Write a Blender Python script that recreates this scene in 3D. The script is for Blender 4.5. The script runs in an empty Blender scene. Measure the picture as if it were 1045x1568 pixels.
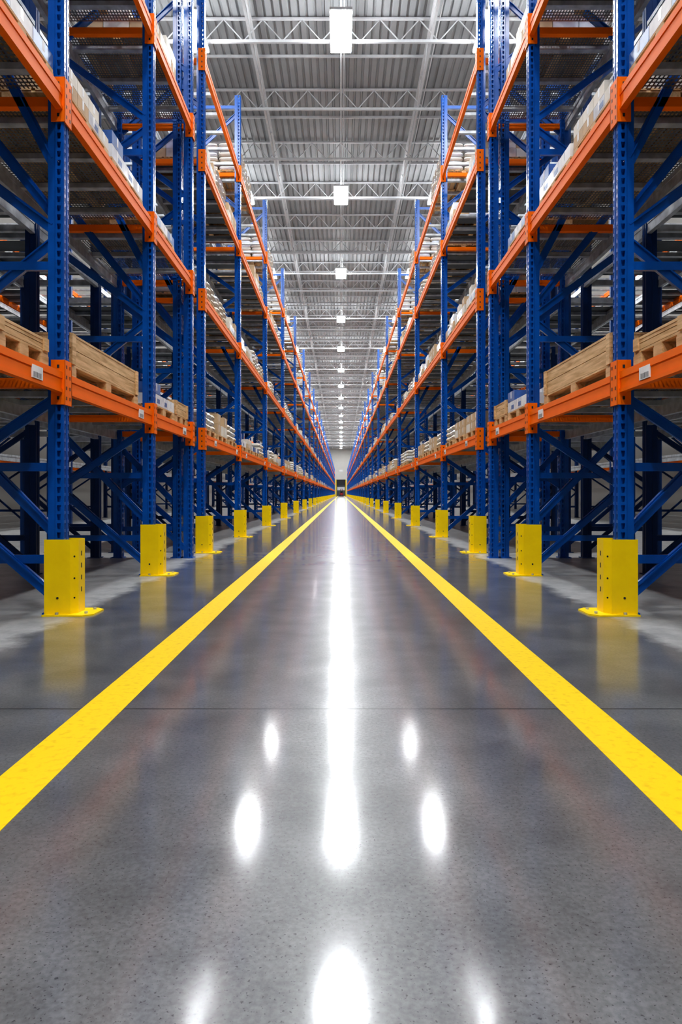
import bpy, math, random
from mathutils import Vector
random.seed(7)
scene = bpy.context.scene
try:
    scene.view_settings.view_transform = 'Standard'
    for lk in ('Medium High Contrast', 'High Contrast'):
        try:
            scene.view_settings.look = lk; break
        except Exception as e:
            print('look', lk, e)
except Exception as e:
    print(e)

# ------------------------------------------------------------------ materials
def new_mat(name):
    m = bpy.data.materials.new(name); m.use_nodes = True
    nt = m.node_tree
    return m, nt, nt.nodes['Principled BSDF']

def paint(name, col, rough=0.35, metal=0.0, var=0.12, scale=6.0, spec=0.5, coat=0.0):
    m, nt, b = new_mat(name)
    tc = nt.nodes.new('ShaderNodeTexCoord')
    n = nt.nodes.new('ShaderNodeTexNoise'); n.inputs['Scale'].default_value = scale
    n.inputs['Detail'].default_value = 3
    nt.links.new(tc.outputs['Object'], n.inputs['Vector'])
    r = nt.nodes.new('ShaderNodeValToRGB')
    r.color_ramp.elements[0].position = 0.3; r.color_ramp.elements[1].position = 0.7
    r.color_ramp.elements[0].color = (*[c*(1-var) for c in col], 1)
    r.color_ramp.elements[1].color = (*[min(1, c*(1+var)) for c in col], 1)
    nt.links.new(n.outputs['Fac'], r.inputs['Fac'])
    nt.links.new(r.outputs['Color'], b.inputs['Base Color'])
    b.inputs['Roughness'].default_value = rough
    b.inputs['Metallic'].default_value = metal
    b.inputs['Specular IOR Level'].default_value = spec
    b.inputs['Coat Weight'].default_value = coat
    b.inputs['Coat Roughness'].default_value = 0.2
    return m

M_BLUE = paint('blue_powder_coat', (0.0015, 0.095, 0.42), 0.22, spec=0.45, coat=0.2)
M_ORANGE = paint('orange_powder_coat', (1.0, 0.185, 0.002), 0.5, 0, 0.04, spec=0.12)
M_YELLOW = paint('yellow_guard_paint', (0.98, 0.68, 0.003), 0.35, 0, 0.05, spec=0.3)
M_GALV = paint('galvanised_steel', (0.50, 0.52, 0.54), 0.42, 0.45, 0.25, 9)
M_DARK = paint('dark_slot', (0.02, 0.02, 0.025), 0.6)
M_WHITE = paint('white_label', (0.8, 0.8, 0.8), 0.5)
M_WSTEEL = paint('white_painted_steel', (0.66, 0.67, 0.69), 0.5, 0, 0.06)
M_CREAM = paint('cream_sack', (0.72, 0.67, 0.58), 0.6, 0, 0.12, 5)
M_CARTON = paint('cardboard', (0.55, 0.39, 0.23), 0.7, 0, 0.15)
M_WRAP = paint('white_shrink_wrap', (0.74, 0.76, 0.80), 0.22, 0, 0.15, 7)
M_PACKB = paint('blue_packaging', (0.05, 0.12, 0.34), 0.35, 0, 0.3, 7)
M_WALL = paint('wall_paint_shaded', (0.24, 0.23, 0.215), 0.8, 0, 0.05, 0.5)  # side walls darker than the end wall, dim rack interior put into the colour
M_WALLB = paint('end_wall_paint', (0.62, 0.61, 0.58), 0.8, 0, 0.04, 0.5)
M_RED = paint('forklift_red', (0.65, 0.03, 0.02), 0.35)
M_RUBBER = paint('rubber', (0.02, 0.02, 0.02), 0.8)

def wood():
    m, nt, b = new_mat('pine_wood')
    tc = nt.nodes.new('ShaderNodeTexCoord')
    mp = nt.nodes.new('ShaderNodeMapping'); mp.inputs['Scale'].default_value = (14, 1.2, 14)
    n = nt.nodes.new('ShaderNodeTexNoise'); n.inputs['Scale'].default_value = 2.2
    n.inputs['Detail'].default_value = 6; n.inputs['Distortion'].default_value = 0.6
    r = nt.nodes.new('ShaderNodeValToRGB')
    r.color_ramp.elements[0].position = 0.3; r.color_ramp.elements[1].position = 0.75
    r.color_ramp.elements[0].color = (0.48, 0.28, 0.11, 1)
    r.color_ramp.elements[1].color = (0.86, 0.60, 0.33, 1)
    nt.links.new(tc.outputs['Object'], mp.inputs[0]); nt.links.new(mp.outputs[0], n.inputs['Vector'])
    nt.links.new(n.outputs['Fac'], r.inputs['Fac']); nt.links.new(r.outputs[0], b.inputs['Base Color'])
    b.inputs['Roughness'].default_value = 0.65
    return m
M_WOOD = wood()

def emis(name, col, s):
    m, nt, b = new_mat(name)
    b.inputs['Base Color'].default_value = (1, 1, 1, 1)
    b.inputs['Emission Color'].default_value = (*col, 1)
    b.inputs['Emission Strength'].default_value = s
    return m
M_LAMP = emis('lamp_lens', (0.95, 0.98, 1.0), 170)
M_UP = emis('lamp_uplight', (0.95, 0.98, 1.0), 8)

def deck_mat():
    m, nt, b = new_mat('wire_mesh_deck')
    tc = nt.nodes.new('ShaderNodeTexCoord')
    sp = nt.nodes.new('ShaderNodeSeparateXYZ'); nt.links.new(tc.outputs['Object'], sp.inputs[0])
    def line(out, pitch, frac):
        d = nt.nodes.new('ShaderNodeMath'); d.operation = 'DIVIDE'; d.inputs[1].default_value = pitch
        nt.links.new(out, d.inputs[0])
        f = nt.nodes.new('ShaderNodeMath'); f.operation = 'FRACT'; nt.links.new(d.outputs[0], f.inputs[0])
        l = nt.nodes.new('ShaderNodeMath'); l.operation = 'LESS_THAN'; l.inputs[1].default_value = frac
        nt.links.new(f.outputs[0], l.inputs[0]); return l.outputs[0]
    a = line(sp.outputs['X'], 0.035, 0.40); c = line(sp.outputs['Y'], 0.05, 0.40)
    mx = nt.nodes.new('ShaderNodeMath'); mx.operation = 'MAXIMUM'
    nt.links.new(a, mx.inputs[0]); nt.links.new(c, mx.inputs[1])
    nt.links.new(mx.outputs[0], b.inputs['Alpha'])
    b.inputs['Base Color'].default_value = (0.14, 0.15, 0.16, 1)
    b.inputs['Metallic'].default_value = 0.4
    b.inputs['Roughness'].default_value = 0.45
    return m
M_DECK = deck_mat()
M_PANEL = paint('steel_deck_panel', (0.09, 0.10, 0.11), 0.5, 0.3, 0.2, 3)
M_BLUE_DK = paint('blue_steel_shaded', (0.002, 0.032, 0.135), 0.4, spec=0.3)  # rack blue darkened for back rows, interior shade put into the colour

def floor_mat():
    m, nt, b = new_mat('polished_concrete')
    L = nt.links
    tc = nt.nodes.new('ShaderNodeTexCoord')
    sp = nt.nodes.new('ShaderNodeSeparateXYZ'); L.new(tc.outputs['Object'], sp.inputs[0])
    def noise(scale, detail=5, rough=0.55, dist=0.0):
        n = nt.nodes.new('ShaderNodeTexNoise'); n.inputs['Scale'].default_value = scale
        n.inputs['Detail'].default_value = detail; n.inputs['Roughness'].default_value = rough
        n.inputs['Distortion'].default_value = dist
        L.new(tc.outputs['Object'], n.inputs['Vector']); return n.outputs['Fac']
    def ramp(src, p0, c0, p1, c1):
        r = nt.nodes.new('ShaderNodeValToRGB')
        r.color_ramp.elements[0].position = p0; r.color_ramp.elements[0].color = c0
        r.color_ramp.elements[1].position = p1; r.color_ramp.elements[1].color = c1
        L.new(src, r.inputs[0]); return r.outputs[0]
    def math_(op, a, v=None, bb=None):
        n = nt.nodes.new('ShaderNodeMath'); n.operation = op
        L.new(a, n.inputs[0])
        if bb is not None: L.new(bb, n.inputs[1])
        elif v is not None: n.inputs[1].default_value = v
        return n.outputs[0]
    def mix(fac, a, bcol, mode='MIX'):
        n = nt.nodes.new('ShaderNodeMix'); n.data_type = 'RGBA'; n.blend_type = mode
        if hasattr(fac, 'links'): L.new(fac, n.inputs[0])
        else: n.inputs[0].default_value = fac
        if hasattr(a, 'links'): L.new(a, n.inputs[6])
        else: n.inputs[6].default_value = a
        if hasattr(bcol, 'links'): L.new(bcol, n.inputs[7])
        else: n.inputs[7].default_value = bcol
        return n.outputs[2]
    big = ramp(noise(2.4, 7, 0.60, 0.2), 0.28, (0.098, 0.100, 0.103, 1), 0.72, (0.205, 0.207, 0.209, 1))
    fine = ramp(noise(70, 3), 0.35, (0.80, 0.80, 0.80, 1), 0.65, (1.12, 1.12, 1.12, 1))
    col = mix(1.0, big, fine, 'MULTIPLY')
    spk = ramp(noise(120, 1), 0.64, (1, 1, 1, 1), 0.72, (0.35, 0.35, 0.35, 1))
    col = mix(1.0, col, spk, 'MULTIPLY')
    ax = math_('ABSOLUTE', sp.outputs['X'])
    wob = math_('MULTIPLY', noise(1.6, 7, 0.65), 0.6)
    edge = math_('ADD', ax, None, wob)
    sel = ramp(math_('SUBTRACT', edge, 2.42), 0.0, (0, 0, 0, 1), 0.14, (1, 1, 1, 1))
    raw = ramp(noise(4, 7, 0.7), 0.3, (0.24, 0.24, 0.24, 1), 0.7, (0.46, 0.46, 0.455, 1))
    col = mix(sel, col, raw)
    y = math_('DIVIDE', math_('ADD', sp.outputs['Y'], 96-3.19), 6.0)
    fy = math_('FRACT', y)
    near = math_('LESS_THAN', fy, 0.0024)
    jn = math_('MULTIPLY', near, 0.8)
    col = mix(jn, col, (0.02, 0.02, 0.02, 1))
    L.new(col, b.inputs['Base Color'])
    b.inputs['Roughness'].default_value = 0.34
    b.inputs['Specular IOR Level'].default_value = 0.22
    cw = mix(sel, (0.9, 0.9, 0.9, 1), (0.15, 0.15, 0.15, 1))
    cw2 = mix(jn, cw, (0.0, 0.0, 0.0, 1))
    L.new(cw2, b.inputs['Coat Weight'])
    cr = ramp(noise(2.0, 3, 0.5, 0.0), 0.25, (0.085, 0.085, 0.085, 1), 0.75, (0.15, 0.15, 0.15, 1))
    L.new(cr, b.inputs['Coat Roughness'])
    b.inputs['Coat IOR'].default_value = 1.72
    bp = nt.nodes.new('ShaderNodeBump'); bp.inputs['Strength'].default_value = 0.03
    bp.inputs['Distance'].default_value = 0.003
    L.new(noise(40, 4), bp.inputs['Height'])
    L.new(bp.outputs[0], b.inputs['Normal']); L.new(bp.outputs[0], b.inputs['Coat Normal'])
    return m
M_FLOOR = floor_mat()

def line_mat():
    m, nt, b = new_mat('yellow_floor_paint')
    tc = nt.nodes.new('ShaderNodeTexCoord')
    n = nt.nodes.new('ShaderNodeTexNoise'); n.inputs['Scale'].default_value = 30; n.inputs['Detail'].default_value = 8
    nt.links.new(tc.outputs['Object'], n.inputs['Vector'])
    r = nt.nodes.new('ShaderNodeValToRGB')
    r.color_ramp.elements[0].position = 0.30; r.color_ramp.elements[0].color = (0.78, 0.50, 0.003, 1)
    r.color_ramp.elements[1].position = 0.48; r.color_ramp.elements[1].color = (0.90, 0.61, 0.003, 1)
    nt.links.new(n.outputs[0], r.inputs[0]); nt.links.new(r.outputs[0], b.inputs['Base Color'])
    b.inputs['Roughness'].default_value = 0.55
    b.inputs['Specular IOR Level'].default_value = 0.25
    return m
M_LINE = line_mat()
M_ROOF = paint('roof_deck_white', (0.36, 0.37, 0.38), 0.5, 0.0, 0.08, 0.8)

MATS = [M_BLUE, M_ORANGE, M_YELLOW, M_GALV, M_DARK, M_WHITE, M_WSTEEL, M_CREAM, M_CARTON, M_WRAP,
        M_PACKB, M_WOOD, M_LAMP, M_UP, M_DECK, M_ROOF, M_WALL, M_RED, M_RUBBER, M_FLOOR, M_LINE, M_PANEL, M_BLUE_DK, M_WALLB]
(BLUE, ORANGE, YELLOW, GALV, DARK, WHITE, WSTEEL, CREAM, CARTON, WRAP, PACKB, WOOD, LAMP, UP, DECK, ROOF,
 WALL, RED, RUBBER, FLOORM, LINE, PANEL, BLUEDK, WALLB) = range(len(MATS))

# ------------------------------------------------------------------ mesh builder
class MB:
    def __init__(s): s.v = []; s.f = []; s.m = []
    def quad(s, a, b, c, d, m):
        i = len(s.v); s.v += [a, b, c, d]; s.f.append((i, i+1, i+2, i+3)); s.m.append(m)
    def box(s, x0, x1, y0, y1, z0, z1, m):
        if x0 > x1: x0, x1 = x1, x0
        i = len(s.v)
        s.v += [(x0,y0,z0),(x1,y0,z0),(x1,y1,z0),(x0,y1,z0),(x0,y0,z1),(x1,y0,z1),(x1,y1,z1),(x0,y1,z1)]
        for f in ((0,3,2,1),(4,5,6,7),(0,1,5,4),(1,2,6,5),(2,3,7,6),(3,0,4,7)):
            s.f.append(tuple(i+k for k in f)); s.m.append(m)
    def bar(s, p, q, w, h, m, up=(0,0,1)):
        p = Vector(p); q = Vector(q); d = (q-p).normalized(); u = Vector(up)
        if abs(d.dot(u)) > 0.98: u = Vector((0,1,0))
        a = d.cross(u).normalized(); b = a.cross(d).normalized()
        a = a*w/2; b = b*h/2; i = len(s.v)
        for e in (p, q):
            for k in (-a-b, a-b, a+b, -a+b): s.v.append(tuple(e+k))
        for f in ((0,1,2,3),(7,6,5,4),(0,4,5,1),(1,5,6,2),(2,6,7,3),(3,7,4,0)):
            s.f.append(tuple(i+k for k in f)); s.m.append(m)
    def prism(s, pts, z0, z1, m, cap=True):
        n = len(pts); i = len(s.v)
        s.v += [(x, y, z0) for x, y in pts] + [(x, y, z1) for x, y in pts]
        for k in range(n):
            s.f.append((i+k, i+(k+1) % n, i+n+(k+1) % n, i+n+k)); s.m.append(m)
        if cap:
            s.f.append(tuple(i+k for k in range(n))); s.m.append(m)
            s.f.append(tuple(i+n+k for k in range(n))); s.m.append(m)
    def cyl(s, c, axis, r, l, m, n=14):
        c = Vector(c); ax = Vector(axis).normalized()
        u = Vector((0,0,1)) if abs(ax.z) < .9 else Vector((1,0,0))
        a = ax.cross(u).normalized(); b = ax.cross(a); i = len(s.v)
        for e in (-l/2, l/2):
            for k in range(n):
                t = 2*math.pi*k/n
                s.v.append(tuple(c+ax*e+a*r*math.cos(t)+b*r*math.sin(t)))
        for k in range(n):
            s.f.append((i+k, i+(k+1) % n, i+n+(k+1) % n, i+n+k)); s.m.append(m)
        s.f.append(tuple(i+k for k in range(n))); s.m.append(m)
        s.f.append(tuple(i+n+k for k in range(n))); s.m.append(m)
    def pillow(s, c, sx, sy, sz, m):
        nu, nv = 12, 6; i = len(s.v)
        def sg(v, e): return math.copysign(abs(v)**e, v)
        for j in range(nv+1):
            ph = -math.pi/2+math.pi*j/nv
            for k in range(nu):
                t = 2*math.pi*k/nu
                s.v.append((c[0]+sx/2*sg(math.cos(ph),.55)*sg(math.cos(t),.35),
                            c[1]+sy/2*sg(math.cos(ph),.55)*sg(math.sin(t),.35),
                            c[2]+sz/2*sg(math.sin(ph),.8)))
        for j in range(nv):
            for k in range(nu):
                s.f.append((i+j*nu+k, i+j*nu+(k+1) % nu, i+(j+1)*nu+(k+1) % nu, i+(j+1)*nu+k)); s.m.append(m)
    def strip(s, A, B, z0, z1, m, pitch=0.075, tw=0.3, hh=0.4, t0=.5, every=1):
        n = int((z1-z0)/pitch); p = (z1-z0)/n
        def P(t, z): return (A[0]+(B[0]-A[0])*t, A[1]+(B[1]-A[1])*t, z)
        for k in range(n):
            a = z0+k*p; b = a+p; c = (a+b)/2; h = p*hh/2*1.3
            o = [P(0,a), P(1,a), P(1,b), P(0,b)]
            q = [P(t0-tw*.3, c-h), P(t0+tw*.3, c-h), P(t0+tw/2, c+h), P(t0-tw/2, c+h)]
            i = len(s.v); s.v += o+q
            for e in range(4):
                s.f.append((i+e, i+(e+1) % 4, i+4+(e+1) % 4, i+4+e)); s.m.append(m)
    def mesh(s, name):
        me = bpy.data.meshes.new(name)
        me.from_pydata(s.v, [], s.f)
        used = sorted(set(s.m)); mp = {u: k for k, u in enumerate(used)}
        for u in used: me.materials.append(MATS[u])
        me.polygons.foreach_set('material_index', [mp[k] for k in s.m])
        me.update(); return me

def obj(name, me, loc=(0,0,0), parent=None, rotz=0):
    o = bpy.data.objects.new(name, me); scene.collection.objects.link(o)
    o.location = loc; o.rotation_euler[2] = rotz
    if parent: o.parent = parent
    return o
def empty(name, loc=(0,0,0)):
    o = bpy.data.objects.new(name, None); scene.collection.objects.link(o); o.location = loc; return o

# ------------------------------------------------------------------ dimensions
HL = 18.0            # lamp height
ROOF_Z = 19.2
Y0, Y1 = -26.0, 268.0
XW = 15.0
LEVELS = [1.92, 4.26, 6.60, 8.30]
LEVELS_A = [1.92, 4.26, 6.68, 9.15]
TOP = 10.1
RX = 2.30            # aisle face of racks
RD = 1.22            # rack depth

# ------------------------------------------------------------------ room
m = MB(); m.box(-XW, XW, Y0, Y1, -0.2, 0.0, FLOORM); obj('floor', m.mesh('floor'))
m = MB()
pitch = 0.32; x = -XW
pts = []
while x < XW:
    pts += [(x, 0), (x+.19, 0), (x+.22, .075), (x+.29, .075)]
    x += pitch
pts.append((XW, 0))
for a, b in zip(pts[:-1], pts[1:]):
    m.quad((a[0], Y0, ROOF_Z+a[1]), (b[0], Y0, ROOF_Z+b[1]), (b[0], Y1, ROOF_Z+b[1]), (a[0], Y1, ROOF_Z+a[1]), ROOF)
m.box(-XW, XW, Y0, Y1, ROOF_Z+.08, ROOF_Z+.2, ROOF)
obj('ceiling', m.mesh('ceiling'))
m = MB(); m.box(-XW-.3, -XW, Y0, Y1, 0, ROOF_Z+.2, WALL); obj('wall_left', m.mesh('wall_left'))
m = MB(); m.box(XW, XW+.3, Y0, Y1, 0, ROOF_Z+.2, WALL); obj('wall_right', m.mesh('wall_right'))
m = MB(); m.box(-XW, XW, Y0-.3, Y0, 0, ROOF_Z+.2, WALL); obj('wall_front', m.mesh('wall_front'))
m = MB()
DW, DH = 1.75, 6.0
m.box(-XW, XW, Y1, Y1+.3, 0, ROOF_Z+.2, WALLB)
obj('wall_back', m.mesh('wall_back'))
m = MB()
ya, yb = Y1-.16, Y1-.01
m.box(-DW-.35, -DW, ya, yb, 0, DH+.35, YELLOW); m.box(DW, DW+.35, ya, yb, 0, DH+.35, YELLOW)
m.box(-DW, DW, ya, yb, DH, DH+.35, DARK)
for k in range(17):
    z = 4.0+k*.117
    m.box(-DW, DW, ya+.04+.02*(k % 2), yb, z, z+.112, DARK)
m.box(-DW, DW, ya+.1, yb, 0, 4.0, PANEL)
m.box(-DW+.3, DW-.3, ya+.08, ya+.1, 2.2, 3.4, WSTEEL)
obj('door_1', m.mesh('door_1'))
m = MB(); m.box(-.7, .7, Y1-.15, Y1-.01, 9.4, 10.2, WSTEEL); m.box(-.6, .6, Y1-.17, Y1-.15, 9.5, 10.1, WHITE)
obj('wall_sign', m.mesh('wall_sign'))

for s in (-1, 1):
    m = MB(); m.box(s*1.01, s*1.205, Y0+1, Y1-2, 0.0, 0.0015, LINE)
    obj('floor_marking_line', m.mesh('floor_marking_line'))

# ------------------------------------------------------------------ roof structure
m = MB()
joists = []
y = -20.0
while y < Y1-1:
    joists.append(y); y += 4.63
zt, zb = ROOF_Z-.06, HL+.25
for y in joists:
    m.box(-XW+.05, XW-.05, y-.06, y+.06, zt-.06, zt, WSTEEL)
    m.box(-XW+.05, XW-.05, y-.05, y+.05, zb-.05, zb+.05, WSTEEL)
    n = 20; p = (2*XW-.1)/n
    for k in range(n):
        xa = -XW+.05+k*p
        m.bar((xa, y, zt-.05), (xa+p/2, y, zb), .035, .035, WSTEEL)
        m.bar((xa+p/2, y, zb), (xa+p, y, zt-.05), .035, .035, WSTEEL)
    if y+2.4 < Y1: m.box(-XW+.05, XW-.05, y+2.28, y+2.35, ROOF_Z-.10, ROOF_Z-.001, WSTEEL)
obj('roof_joists', m.mesh('roof_joists'))
m = MB()
for X in (-3.45, 3.45, -10.2, 10.2):
    m.box(X-.05, X+.05, Y0+.1, Y1-.1, zb+.05, zb+.15, WSTEEL)
    m.box(X+.14, X+.18, Y0+.1, Y1-.1, zb+.05, zb+.10, WSTEEL)
    m.box(X-.05, X+.05, Y0+.1, Y1-.1, zt-.2, zt-.06, WSTEEL)
    y = joists[0]
    while y < Y1-3:
        m.bar((X, y, zb+.1), (X, y+1.15, zt-.1), .04, .04, WSTEEL)
        m.bar((X, y+1.15, zt-.1), (X, y+2.31, zb+.1), .04, .04, WSTEEL)
        y += 2.315
obj('roof_girders', m.mesh('roof_girders'))
m = MB(); m.cyl((0, (Y0+Y1)/2, zb+.08), (0,1,0), .035, Y1-Y0-1, WSTEEL, 8)
m.cyl((0.12, (Y0+Y1)/2, zb+.08), (0,1,0), .02, Y1-Y0-1, WSTEEL, 8)
obj('lighting_conduit', m.mesh('lighting_conduit'))

# ------------------------------------------------------------------ lamps
m = MB()
w, l = .80, 2.3
m.box(-w/2, w/2, -l/2, l/2, 0.06, .16, WSTEEL)
a, b = w/2-.02, l/2-.02
m.quad((-a,-b,0),(a,-b,0),(a,b,0),(-a,b,0),LAMP)
for q in (((-a,-b),(a,-b)),((a,-b),(a,b)),((a,b),(-a,b)),((-a,b),(-a,-b))):
    m.quad((*q[0],0),(*q[1],0),(*q[1],.06),(*q[0],.06),LAMP)
m.quad((-a+.1,-b+.1,.165),(a-.1,-b+.1,.165),(a-.1,b-.1,.165),(-a+.1,b-.1,.165),UP)
for yy in (-.9, .9):
    m.cyl((0, yy, .26), (0,0,1), .012, .2, WSTEEL, 6)
    m.box(-w/2-.01, w/2+.01, yy-.02, yy+.02, .08, .18, WSTEEL)
lamp = m.mesh('high_bay_light')
for X in (0, -5.45, 5.45):
    for k in range(-3, 18):
        y = 25.3+13.9*k
        if y > Y1-12:
            if X != 0: continue
            y = Y1-9  # extra lamp added here to brighten the end wall
        obj('high_bay_light', lamp, (X, y, HL-.1))

# ------------------------------------------------------------------ rack parts
def post(m, s, x0, z1=TOP, mt=BLUE, perf_ok=True):
    def P(u, v): return (s*(x0+u), v)
    z0 = 0.012
    segs = [((0,-.052),(0,-.014),1), ((0,-.014),(.012,-.008),0), ((.012,-.008),(.012,.008),0), ((.012,.008),(0,.014),0),
            ((0,.014),(0,.052),1), ((0,.052),(.008,.062),0), ((0,-.052),(.008,-.062),0),
            ((.008,-.062),(.07,-.062),1), ((.008,.062),(.07,.062),1),
            ((.07,-.062),(.078,-.05),0), ((.07,.062),(.078,.05),0),
            ((.078,-.05),(.135,-.05),0), ((.078,.05),(.135,.05),0),
            ((.135,-.05),(.135,-.02),0), ((.135,.05),(.135,.02),0)]
    for a, b, perf in segs:
        A = P(*a); B = P(*b)
        if perf and perf_ok: m.strip(A, B, z0, z1, mt, tw=.55, hh=.5)
        else: m.quad((A[0],A[1],z0),(B[0],B[1],z0),(B[0],B[1],z1),(A[0],A[1],z1), mt)
    m.box(s*(x0-.02), s*(x0+.17), -.09, .09, 0, .012, mt)

def frame_mesh(s, levels, double=False, front=True):
    m = MB()
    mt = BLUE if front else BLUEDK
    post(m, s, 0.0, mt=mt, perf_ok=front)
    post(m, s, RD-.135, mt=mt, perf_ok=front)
    if double: post(m, s, .165)
    xf, xr = .10, RD-.10
    if front:
        fr = [(.14,1.02),(.66,1.70),(1.78,1.10),(3.12,2.3),(3.2,3.95),(3.32,4.6),(3.75,5.7),
              (5.5,4.75),(5.6,6.35),(7.45,6.6),(7.55,8.4),(9.7,8.75)]
    else:
        fr = [(.14,1.02),(1.78,1.10),(3.12,2.3),(5.6,6.35),(7.55,8.4)]
    for i, (a, b) in enumerate(fr):
        yo = (-.018, .018)[i % 2]
        m.bar((s*xf, yo, a), (s*xr, yo, b), .034, .085 if front else .06, mt)
        if front:
            d = .035
            m.bar((s*xf, yo-.026, a+d), (s*xr, yo-.026, b+d), .02, .012, mt)
    for z in ((.45, 1.22, 2.9, 5.2, 7.3, 9.85) if front else (.45, 2.9, 9.85)):
        m.box(s*xf, s*xr, -.02, .02, z-.035, z+.035, mt)
    for z in levels:
        if front: m.box(s*.13, s*(RD-.13), -.035, .035, z-.04, z+.04, ORANGE)
        else: m.box(s*.13, s*(RD-.13), -.035, .035, z-.04, z+.04, GALV)
    return m.mesh('upright_frame')

def connector(m, s, x0, y, z):
    hh = .185
    m.box(s*(x0-.014), s*(x0-.002), y-.074, y+.074, z-hh, z+hh, ORANGE)
    for sg in (-1, 1):
        m.box(s*(x0-.014), s*(x0+.10), y+sg*.066, y+sg*.076, z-hh, z+hh, ORANGE)
        for k in (-.13, -.045, .045, .13):
            m.box(s*(x0+.03), s*(x0+.05), y+sg*.074, y+sg*.0775, z+k-.014, z+k+.014, DARK)
            m.box(s*(x0-.0155), s*(x0-.013), y+sg*.035-.009, y+sg*.035+.009, z+k-.014, z+k+.014, DARK)

def beam(m, s, x0, ya, yb, z, mat):
    hb = .085
    m.box(s*x0, s*(x0+.05), ya, yb, z-hb, z+hb, mat)
    m.box(s*(x0-.006), s*(x0), ya, yb, z+hb-.055, z+hb, mat)
    m.box(s*(x0-.006), s*(x0), ya, yb, z-hb, z-hb+.03, mat)

def rack(s, x0, ys, levels, near, dbl_last=False, rear_orange=False, labels=False, front=True, mesh_deck=False):
    root = empty('pallet_rack', (0, 0, 0))
    fm = frame_mesh(s, levels, front=front)
    fd = frame_mesh(s, levels, True) if dbl_last else None
    for i, y in enumerate(ys):
        me = fd if (dbl_last and i == len(ys)-1) else fm
        obj('upright_frame', me, (s*x0, y, 0), root)
    m = MB(); d = MB()
    for i in range(len(ys)-1):
        ya, yb = ys[i]+.07, ys[i+1]-.07
        for li, z in enumerate(levels):
            beam(m, s, x0+.01, ya, yb, z, ORANGE if front else GALV)
            beam(m, s, x0+RD-.06, ya, yb, z, ORANGE if rear_orange else GALV)
            if ys[i] > 60 and not near: continue
            n = max(2, int((yb-ya)/.62)) if (near or ys[i] < 25) else max(2, int((yb-ya)/1.3))
            for k in range(n):
                yy = ya+(k+.5)*(yb-ya)/n
                m.box(s*(x0+.06), s*(x0+RD-.06), yy-.04, yy+.04, z+.03, z+.084, GALV)
            if li == 3: continue       # open top level, cross bars only
            if mesh_deck:
                d.quad((s*(x0+.02), ya, z+.088), (s*(x0+RD-.02), ya, z+.088), (s*(x0+RD-.02), yb, z+.088), (s*(x0+.02), yb, z+.088), DECK)
            else:
                n = max(2, round((yb-ya)/.55)); p = (yb-ya)/n
                for k in range(n):
                    a = ya+k*p+.05; b = ya+(k+1)*p-.05
                    d.quad((s*(x0+.02), a, z+.088), (s*(x0+RD-.02), a, z+.088), (s*(x0+RD-.02), b, z+.088), (s*(x0+.02), b, z+.088), PANEL)
        if labels:
            z = levels[0]
            for yy in ((ys[i+1]-.55), (ys[i]+1.0) if yb-ya > 4 else None):
                if yy is None or yy < 0: continue
                m.box(s*(x0-.001), s*(x0+.009), yy-.09, yy+.09, z-.052, z+.045, WHITE)
                for q in range(7):
                    m.box(s*(x0-.002), s*(x0-.001), yy-.07+q*.02, yy-.063+q*.02, z-.045, z-.005, DARK)
    if near:
        for y in ys:
            for z in levels: connector(m, s, x0, y, z)
    obj('beams', m.mesh('beams'), (0,0,0), root)
    obj('wire_decks', d.mesh('wire_decks'), (0,0,0), root)
    return root

ysA = [-5.1, -2.35, .35, 3.06, 5.77, 8.49, 10.69]
ysB = [11.65, 15.8, 21.4, 27.9, 35.4]
while ysB[-1] < Y1-14: ysB.append(ysB[-1]+8.2)
for s in (-1, 1):
    rack(s, RX, ysA, LEVELS_A, True, dbl_last=True, labels=True, mesh_deck=True)
    rack(s, RX, ysB, LEVELS, True, labels=True)
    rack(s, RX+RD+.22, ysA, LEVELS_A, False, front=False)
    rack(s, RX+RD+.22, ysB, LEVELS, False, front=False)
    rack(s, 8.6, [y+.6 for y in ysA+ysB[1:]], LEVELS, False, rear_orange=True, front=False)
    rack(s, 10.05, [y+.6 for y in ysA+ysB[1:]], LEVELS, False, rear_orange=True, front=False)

# ------------------------------------------------------------------ column guards
def guard_mesh(s):
    m = MB(); H = .62
    out = [(.14,-.115),(-.075,-.115),(-.125,-.065),(-.125,.075),(-.075,.115),(.14,.115)]
    inn = [(.14,-.107),(-.071,-.107),(-.117,-.062),(-.117,.072),(-.071,.107),(.14,.107)]
    O = [(s*a, b) for a, b in out]; I = [(s*a, b) for a, b in inn]
    for P in (O, I):
        for a, b in zip(P[:-1], P[1:]):
            m.quad((a[0],a[1],.01),(b[0],b[1],.01),(b[0],b[1],H),(a[0],a[1],H), YELLOW)
    for k in range(5):
        a, b, c, d = O[k], O[k+1], I[k+1], I[k]
        m.quad((*a,H),(*b,H),(*c,H),(*d,H), YELLOW)
    for k in (0, 5):
        a, b = O[k], I[k]; m.quad((*a,.01),(*b,.01),(*b,H),(*a,H), YELLOW)
    pl = [(.13,-.19),(-.20,-.19),(-.27,-.12),(-.27,.12),(-.20,.19),(.13,.19)]
    m.prism([(s*a, b) for a, b in pl], 0.0, .012, YELLOW)
    for a, b in ((-.2,-.1),(-.2,.1),(.02,-.155),(.02,.155)):
        m.cyl((s*a, b, .02), (0,0,1), .014, .018, GALV, 6)
    for z in (.2, .3, .4, .5):
        m.box(s*-.1265, s*-.1245, -.008, .008, z-.02, z+.02, DARK)
    for z in (.14, .3, .48):
        m.cyl((s*-.1, -.0905, z), (s*-1,-1,0), .008, .004, DARK, 8)
    m.cyl((s*.03, -.117, .14), (0,1,0), .010, .006, DARK, 8)
    return m.mesh('column_guard')
for s in (-1, 1):
    gm = guard_mesh(s)
    for y in ysA[:-1]+ysB: obj('column_guard', gm, (s*RX, y, 0))

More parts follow.
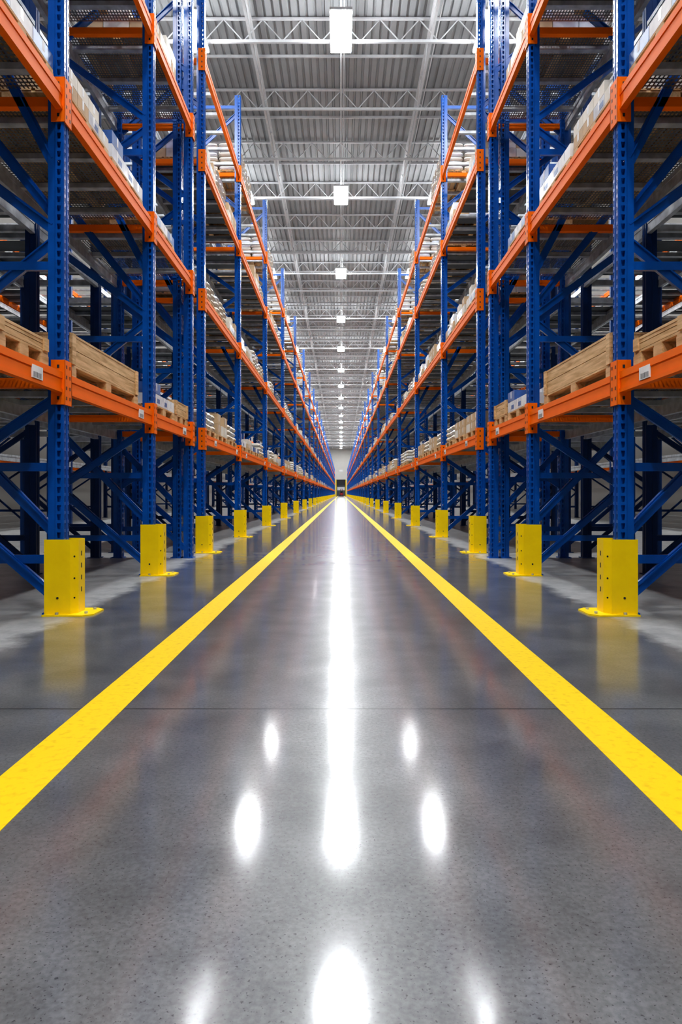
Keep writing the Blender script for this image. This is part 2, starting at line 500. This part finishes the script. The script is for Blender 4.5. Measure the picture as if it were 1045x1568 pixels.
# ------------------------------------------------------------------ pallet loads
def pallet(m, w, l):
    for k in range(3):
        x = -w/2+.05+k*(w-.1)/2
        for j in range(3):
            y = -l/2+.07+j*(l-.14)/2
            m.box(x-.05, x+.05, y-.07, y+.07, .018, .09, WOOD)
        m.box(x-.05, x+.05, -l/2, l/2, 0, .018, WOOD)
    for j in range(3):
        y = -l/2+.07+j*(l-.14)/2
        m.box(-w/2, w/2, y-.06, y+.06, .09, .106, WOOD)
    n = 7
    for k in range(n):
        x = -w/2+.06+k*(w-.12)/(n-1)
        m.box(x-.055, x+.055, -l/2, l/2, .106, .124, WOOD)
    return .124

def load_crate(l=2.0, h=.27):
    m = MB(); w = 1.0; z = pallet(m, w, l)
    m.box(-w/2+.03, w/2-.03, -l/2+.03, l/2-.03, z, z+h-.02, WOOD)
    n = 2; p = h/n
    for sx in (-1, 1):
        for k in range(n):
            m.box(sx*(w/2-.03), sx*(w/2-.005), -l/2+.002, l/2-.002, z+k*p+.003, z+(k+1)*p-.003, WOOD)
        for j in (-l/2+.02, l/2-.10):
            m.box(sx*(w/2-.006), sx*(w/2+.012), j, j+.08, z, z+h, WOOD)
    for sy in (-1, 1):
        for k in range(n):
            m.box(-w/2, w/2, sy*(l/2-.03), sy*(l/2-.005), z+k*p+.003, z+(k+1)*p-.003, WOOD)
    for k in range(8):
        x = -w/2+.06+k*(w-.12)/7
        m.box(x-.058, x+.058, -l/2, l/2, z+h-.02, z+h, WOOD)
    return m.mesh('wooden_crate')

def load_sacks(seed, lays=None):
    rnd = random.Random(seed); m = MB(); w, l = 1.0, 1.1; z = pallet(m, w, l)
    for lay in range(lays or rnd.choice((3, 4))):
        for i in range(2):
            for j in range(3):
                m.pillow((-w/4+i*w/2+rnd.uniform(-.01,.01), -l/3+j*l/3+rnd.uniform(-.01,.01), z+.062+lay*.105),
                         w/2*.99, l/3*1.0, .125, CREAM if rnd.random() < .7 else WRAP)
    return m.mesh('pallet_of_sacks')

def load_cartons(seed, mats, hs=(.2,.16,.24)):
    rnd = random.Random(seed); m = MB(); w, l = 1.0, 1.1; z = pallet(m, w, l)
    h = rnd.choice(hs); lays = rnd.choice((1, 2, 2))
    nx, ny = 3, rnd.choice((3, 4))
    for lay in range(lays):
        for i in range(nx):
            for j in range(ny):
                if lay == lays-1 and rnd.random() < .2: continue
                x = -w/2+(i+.5)*w/nx; y = -l/2+(j+.5)*l/ny; a = w/nx/2-.004; b = l/ny/2-.004
                mt = rnd.choice(mats)
                zz = z+lay*h
                m.box(x-a, x+a, y-b, y+b, zz, zz+h-.004, mt)
                m.box(x-a-.001, x+a+.001, y-.02, y+.02, zz+h*.3, zz+h-.002, WHITE if mt != WHITE else WRAP)
                if mt == WRAP: m.box(x-a-.0015, x+a+.0015, y-b*.8, y-b*.1, zz+h*.2, zz+h*.6, PACKB)
    return m.mesh('pallet_of_cartons')

crate_long = load_crate(2.0, .27); crate_short = load_crate(.85, .10); crate_mid = load_crate(.8, .2)
sacks = [load_sacks(i) for i in range(3)]
sacks_tall = load_sacks(5, 6)
cart_blue = [load_cartons(i, [WRAP, PACKB, WHITE, WRAP], (.12,.14)) for i in range(3)]
cart_cream = [load_cartons(i+9, [CREAM, WRAP, CREAM, CARTON], (.12,.15)) for i in range(3)]
cart_box = [load_cartons(i+30, [CARTON, CARTON, CREAM], (.15,.2)) for i in range(2)]
LX = RX+.56
def put(s, me, y, z):
    rot = 0 if s > 0 else math.pi
    obj(me.name.split('.')[0], me, (s*LX, y, z+.09), None, rot)
for s in (-1, 1):
    z1, z2, z3, z4 = LEVELS_A
    put(s, crate_short, 5.13, z1); put(s, cart_blue[1], 4.0, z1)
    put(s, crate_long, 7.0, z1)
    put(s, cart_blue[0], 9.2, z1); put(s, crate_mid, 10.2, z1)
    for k, y in enumerate((3.9, 5.1, 6.45, 7.65, 9.2)):
        put(s, (cart_blue+cart_cream)[(k*2) % 6], y, z2)
    for k, y in enumerate((6.5, 7.75, 9.3)):
        put(s, cart_cream[k % 3], y, z3)
    # top level: stacked sack pallets added to hide the side lamps from the camera
    for y in (16.55, 17.72, 22.45, 23.65, 28.75, 29.9, 34.3, 36.2, 40.3, 41.5, 47.0, 48.2, 53.4, 54.6):
        put(s, sacks_tall, y, LEVELS[3])
    far = MB()
    for i in range(len(ysB)-1):
        ya, yb = ysB[i]+.15, ysB[i+1]-.15
        n = int((yb-ya)/1.25); p = (yb-ya)/n
        for li, z in enumerate(LEVELS):
            for k in range(n):
                y = ya+(k+.5)*p
                if random.random() > (.85, .78, .66, .35)[li]: continue
                if li == 3 and y < 60: continue
                if y < 60:
                    r = random.random()
                    lst = sacks if r < .4 else (cart_cream if r < .65 else (cart_blue if r < .8 else cart_box))
                    put(s, random.choice(lst), y, z)
                else:
                    h = random.choice((.3, .42, .5))
                    zz = z+.09
                    far.box(s*(LX-.5), s*(LX+.5), y-.54, y+.54, zz, zz+.03, WOOD)
                    for q in (-.48, 0, .48):
                        far.box(s*(LX-.5), s*(LX+.5), y+q-.06, y+q+.06, zz+.03, zz+.1, WOOD)
                    far.box(s*(LX-.5), s*(LX+.5), y-.54, y+.54, zz+.1, zz+.125, WOOD)
                    far.box(s*(LX-.48), s*(LX+.48), y-.52, y-.01, zz+.125, zz+h, random.choice((CREAM, WRAP, CARTON)))
                    far.box(s*(LX-.48), s*(LX+.48), y+.01, y+.52, zz+.125, zz+h*random.uniform(.8,1), random.choice((CREAM, WRAP)))
    obj('row_of_pallet_loads', far.mesh('row_of_pallet_loads'))

# ------------------------------------------------------------------ forklift
root = empty('forklift', (0.2, Y1-6, 0))
m = MB()
m.box(-.6,.6,-.2,1.6,.35,1.15,RED); m.box(-.62,.62,1.3,2.0,.3,1.35,RED); m.box(-.3,.3,.4,.95,1.15,1.3,RUBBER); m.box(-.3,.3,.9,1.0,1.3,1.75,RUBBER)
obj('body', m.mesh('body'), parent=root)
m = MB()
for x in (-.55,.55):
    m.bar((x,-.1,1.1),(x,.1,2.35),.07,.07,DARK); m.bar((x,1.6,1.2),(x,1.3,2.35),.07,.07,DARK)
m.box(-.6,.6,.05,1.35,2.35,2.42,RED)
obj('overhead_guard', m.mesh('overhead_guard'), parent=root)
m = MB()
for x in (-.4,.4): m.box(x-.06,x+.06,-.4,-.25,.1,2.7,DARK); m.box(x-.06,x+.06,-1.5,-.4,.1,.15,GALV)
for z in (.4,1.1,2.6): m.box(-.45,.45,-.42,-.35,z,z+.1,DARK)
obj('mast', m.mesh('mast'), parent=root)
m = MB()
for x in (-.55,.55):
    for y in (.1,1.5): m.cyl((x,y,.3),(1,0,0),.3,.22,RUBBER)
obj('wheels', m.mesh('wheels'), parent=root)

# ------------------------------------------------------------------ world + camera
w = bpy.data.worlds.new('world'); scene.world = w; w.use_nodes = True
w.node_tree.nodes['Background'].inputs[0].default_value = (.5,.5,.5,1)
w.node_tree.nodes['Background'].inputs[1].default_value = .2
cam = bpy.data.cameras.new('camera'); co = bpy.data.objects.new('camera', cam)
scene.collection.objects.link(co); co.location = (0,0,1.0); co.rotation_euler = (math.pi/2,0,0)
cam.sensor_width = 36; cam.lens = 24.22; cam.shift_y = -.0182
cam.clip_end = 600
scene.camera = co
